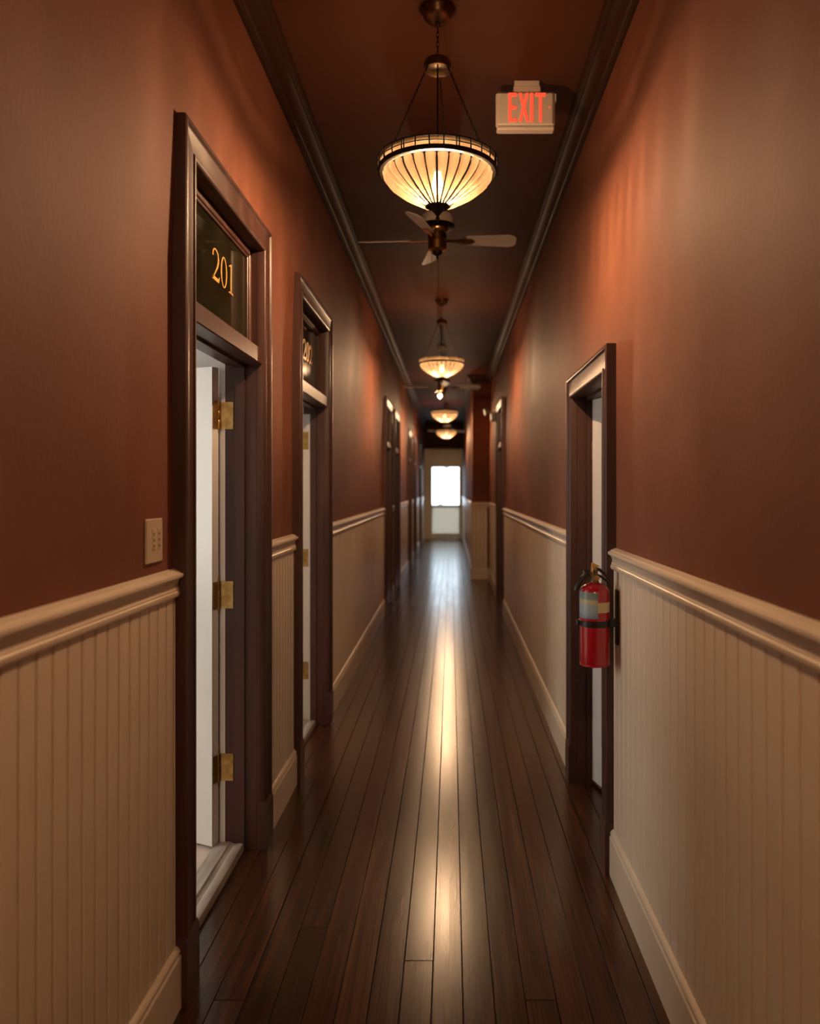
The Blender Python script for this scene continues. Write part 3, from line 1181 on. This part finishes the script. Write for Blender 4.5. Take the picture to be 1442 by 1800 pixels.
def patch(az0, az1, z0, z1, r, n=18):
    b = B()
    rows = []
    for z in (z0, z1):
        rows.append([(fx + r * math.cos(math.radians(az0 + (az1 - az0) * i / n)), fy + r * math.sin(math.radians(az0 + (az1 - az0) * i / n)), z) for i in range(n + 1)])
    b.loft(rows, closed=False, caps=False)
    return b


mk('label', patch(150, 273, 1.082, 1.187, fr + .0006), M['label'], body, smooth=True, label='printed blue and yellow instruction label')
mk('label_band', patch(273, 345, 1.106, 1.146, fr + .0005), M['bandcream'], body, smooth=True, label='cream band beside the label')
b = B().lathe([(fr + .001, 1.047), (fr + .0035, 1.048), (fr + .0035, 1.071), (fr + .001, 1.072)], c, 40, caps=False)
mk('strap', b, M['black'], fe, smooth=True)
b = B().box(fx - .074 + .0, fx - .058, fy - .012, fy + .012, 1.049, 1.071, .003)
mk('strap_clasp', b, M['black'], fe)
b = B().box(XR - .022, XR - .011, fy - .018, fy + .020, .97, 1.19, .003)
b.box(fx + fr - .012, XR - .011, fy - .022, fy + .022, 1.045, 1.074, .003)
mk('wall_bracket', b, M['black'], fe)
# valve
b = B().lathe([(.016, 1.215), (.018, 1.222), (.015, 1.232), (.013, 1.240), (.0135, 1.262), (.015, 1.270), (.011, 1.283)], c, 18)
b.box(fx - .030, fx + .012, fy - .009, fy + .009, 1.242, 1.262, .003)
valve = mk('valve', b, M['antbrass'], fe, smooth=True)
b = B()
b.add(B().lathe([(.013, 0), (.014, .004), (.012, .010)], (0, 0, 0), 14), Matrix.Translation((fx + .004, fy - .012, 1.240)) @ Matrix.Rotation(PI / 2, 4, 'X'))
mk('pressure_gauge', b, M['brass'], valve, smooth=True)
# carry handle and squeeze lever going back to the right
b = B().tube([(fx - .006, fy, 1.278), (fx + .020, fy, 1.272), (fx + .042, fy - .006, 1.254), (fx + .058, fy - .012, 1.236)], [.007, .0065, .006, .0045], 8)
mk('lever', b, M['black'], fe, smooth=True)
b = B().tube([(fx - .010, fy, 1.255), (fx + .020, fy + .002, 1.248), (fx + .048, fy, 1.228), (fx + .056, fy - .002, 1.222)], .0045, 8)
mk('carry_handle', b, M['black'], fe, smooth=True)
# pull tag and pin, standing up in a yellow triangle
b = B().poly([(fx - .016, 1.262), (fx - .013, 1.302), (fx + .018, 1.288), (fx + .020, 1.284), (fx - .007, 1.282), (fx - .010, 1.262)], 'y', fy - .006, fy - .001)
mk('pin_tag', b, M['yellowtag'], fe, label='yellow pull tag')
# discharge hose and nozzle hanging to the left
b = B().tube([(fx - .020, fy, 1.252), (fx - .034, fy - .003, 1.252), (fx - .050, fy - .006, 1.240), (fx - .064, fy - .010, 1.222), (fx - .073, fy - .012, 1.202), (fx - .077, fy - .013, 1.190)], [.010, .011, .011, .0105, .010, .009], 10)
mk('hose', b, M['black'], fe, smooth=True)
b = B().box(fx - .046, fx - .022, fy - .010, fy + .008, 1.246, 1.270, .003)
mk('hose_collar', b, M['black'], fe)

# ------------------------------------------------------------------ emergency light on the right wall
emx, emy, emz = XR, 11.75, 2.62
em = tag(empty('emergency_light', (emx, emy, emz)), 'small twin-head emergency light on the right wall before the step', 'lamp')
M['emhouse'] = mat('aged_beige_housing', (.34, .29, .24), 0.5)
mk('housing', B().box(emx - .075, emx, emy - .12, emy + .12, emz, emz + .13, .012), M['emhouse'], em)
for sy in (-.07, .07):
    b = B()
    b.add(B().lathe([(.022, 0), (.04, .02), (.048, .05), (.044, .054), (.002, .05)], (0, 0, 0), 16), Matrix.Translation((emx - .12, emy + sy, emz + .15)) @ Matrix.Rotation(math.radians(-100), 4, 'Y'))
    mk('lamp_head', b, M['emhouse'], em, smooth=True)
    mk('lamp_neck', B().tube([(emx - .06, emy + sy, emz + .125), (emx - .125, emy + sy, emz + .15)], .010, 8), M['emhouse'], em)

# ------------------------------------------------------------------ outdoors beyond the end door
tag(mk('ground', B().box(-12, 12, Y1 + .13, 60, -3.35, -3.2), M['ground']), 'pale paved ground outside beyond the end door', kind='structure')
tr = tag(empty('tree', (-.6, 34, -3.2)), 'pale bare-limbed tree outside the glazed end door', 'tree')
b = B().tube([(-.75, 34, -3.2), (-.65, 34, -.5), (-.45, 34, 1.0), (-.2, 34, 2.0), (-.05, 34.1, 3.2), (.1, 34, 5.2)], [.17, .13, .11, .09, .07, .03], 10)
trunk = mk('trunk', b, M['bark'], tr, smooth=True)
b = B()
for p, q, r in (((-.3, 34, 1.6), (.5, 33.9, 2.1), .05), ((-.15, 34, 2.3), (-.9, 34, 3.4), .045), ((-.45, 34, 1.0), (.3, 34.1, .9), .04), ((0, 34, 3.4), (.7, 34, 4.4), .04)):
    mid = (Vector(p) + Vector(q)) / 2 + Vector((0, 0, .12))
    b = B().tube([p, mid, q], [r, r * .7, r * .3], 7)
    mk('branch', b, M['bark'], tr, smooth=True)
b = B()
rl = random.Random(3)
for k in range(260):
    cxy = (rl.gauss(-.55, .35), 34 + rl.gauss(0, .3), rl.gauss(3.0, .35))
    s = .06
    a = rl.uniform(0, 6.28)
    b2 = bmesh.new()
    vs = [b2.verts.new((u * s, v * s * .5, wv)) for u, v, wv in ((-1, 0, 0), (0, -.6, .01), (1, 0, 0), (0, .6, .01))]
    b2.faces.new(vs)
    b.merge(b2, Matrix.Translation(cxy) @ Matrix.Rotation(a, 4, 'Z') @ Matrix.Rotation(rl.uniform(-1.2, 1.2), 4, 'X'))
tag(mk('foliage', b, M['leaf'], tr), kind='stuff')
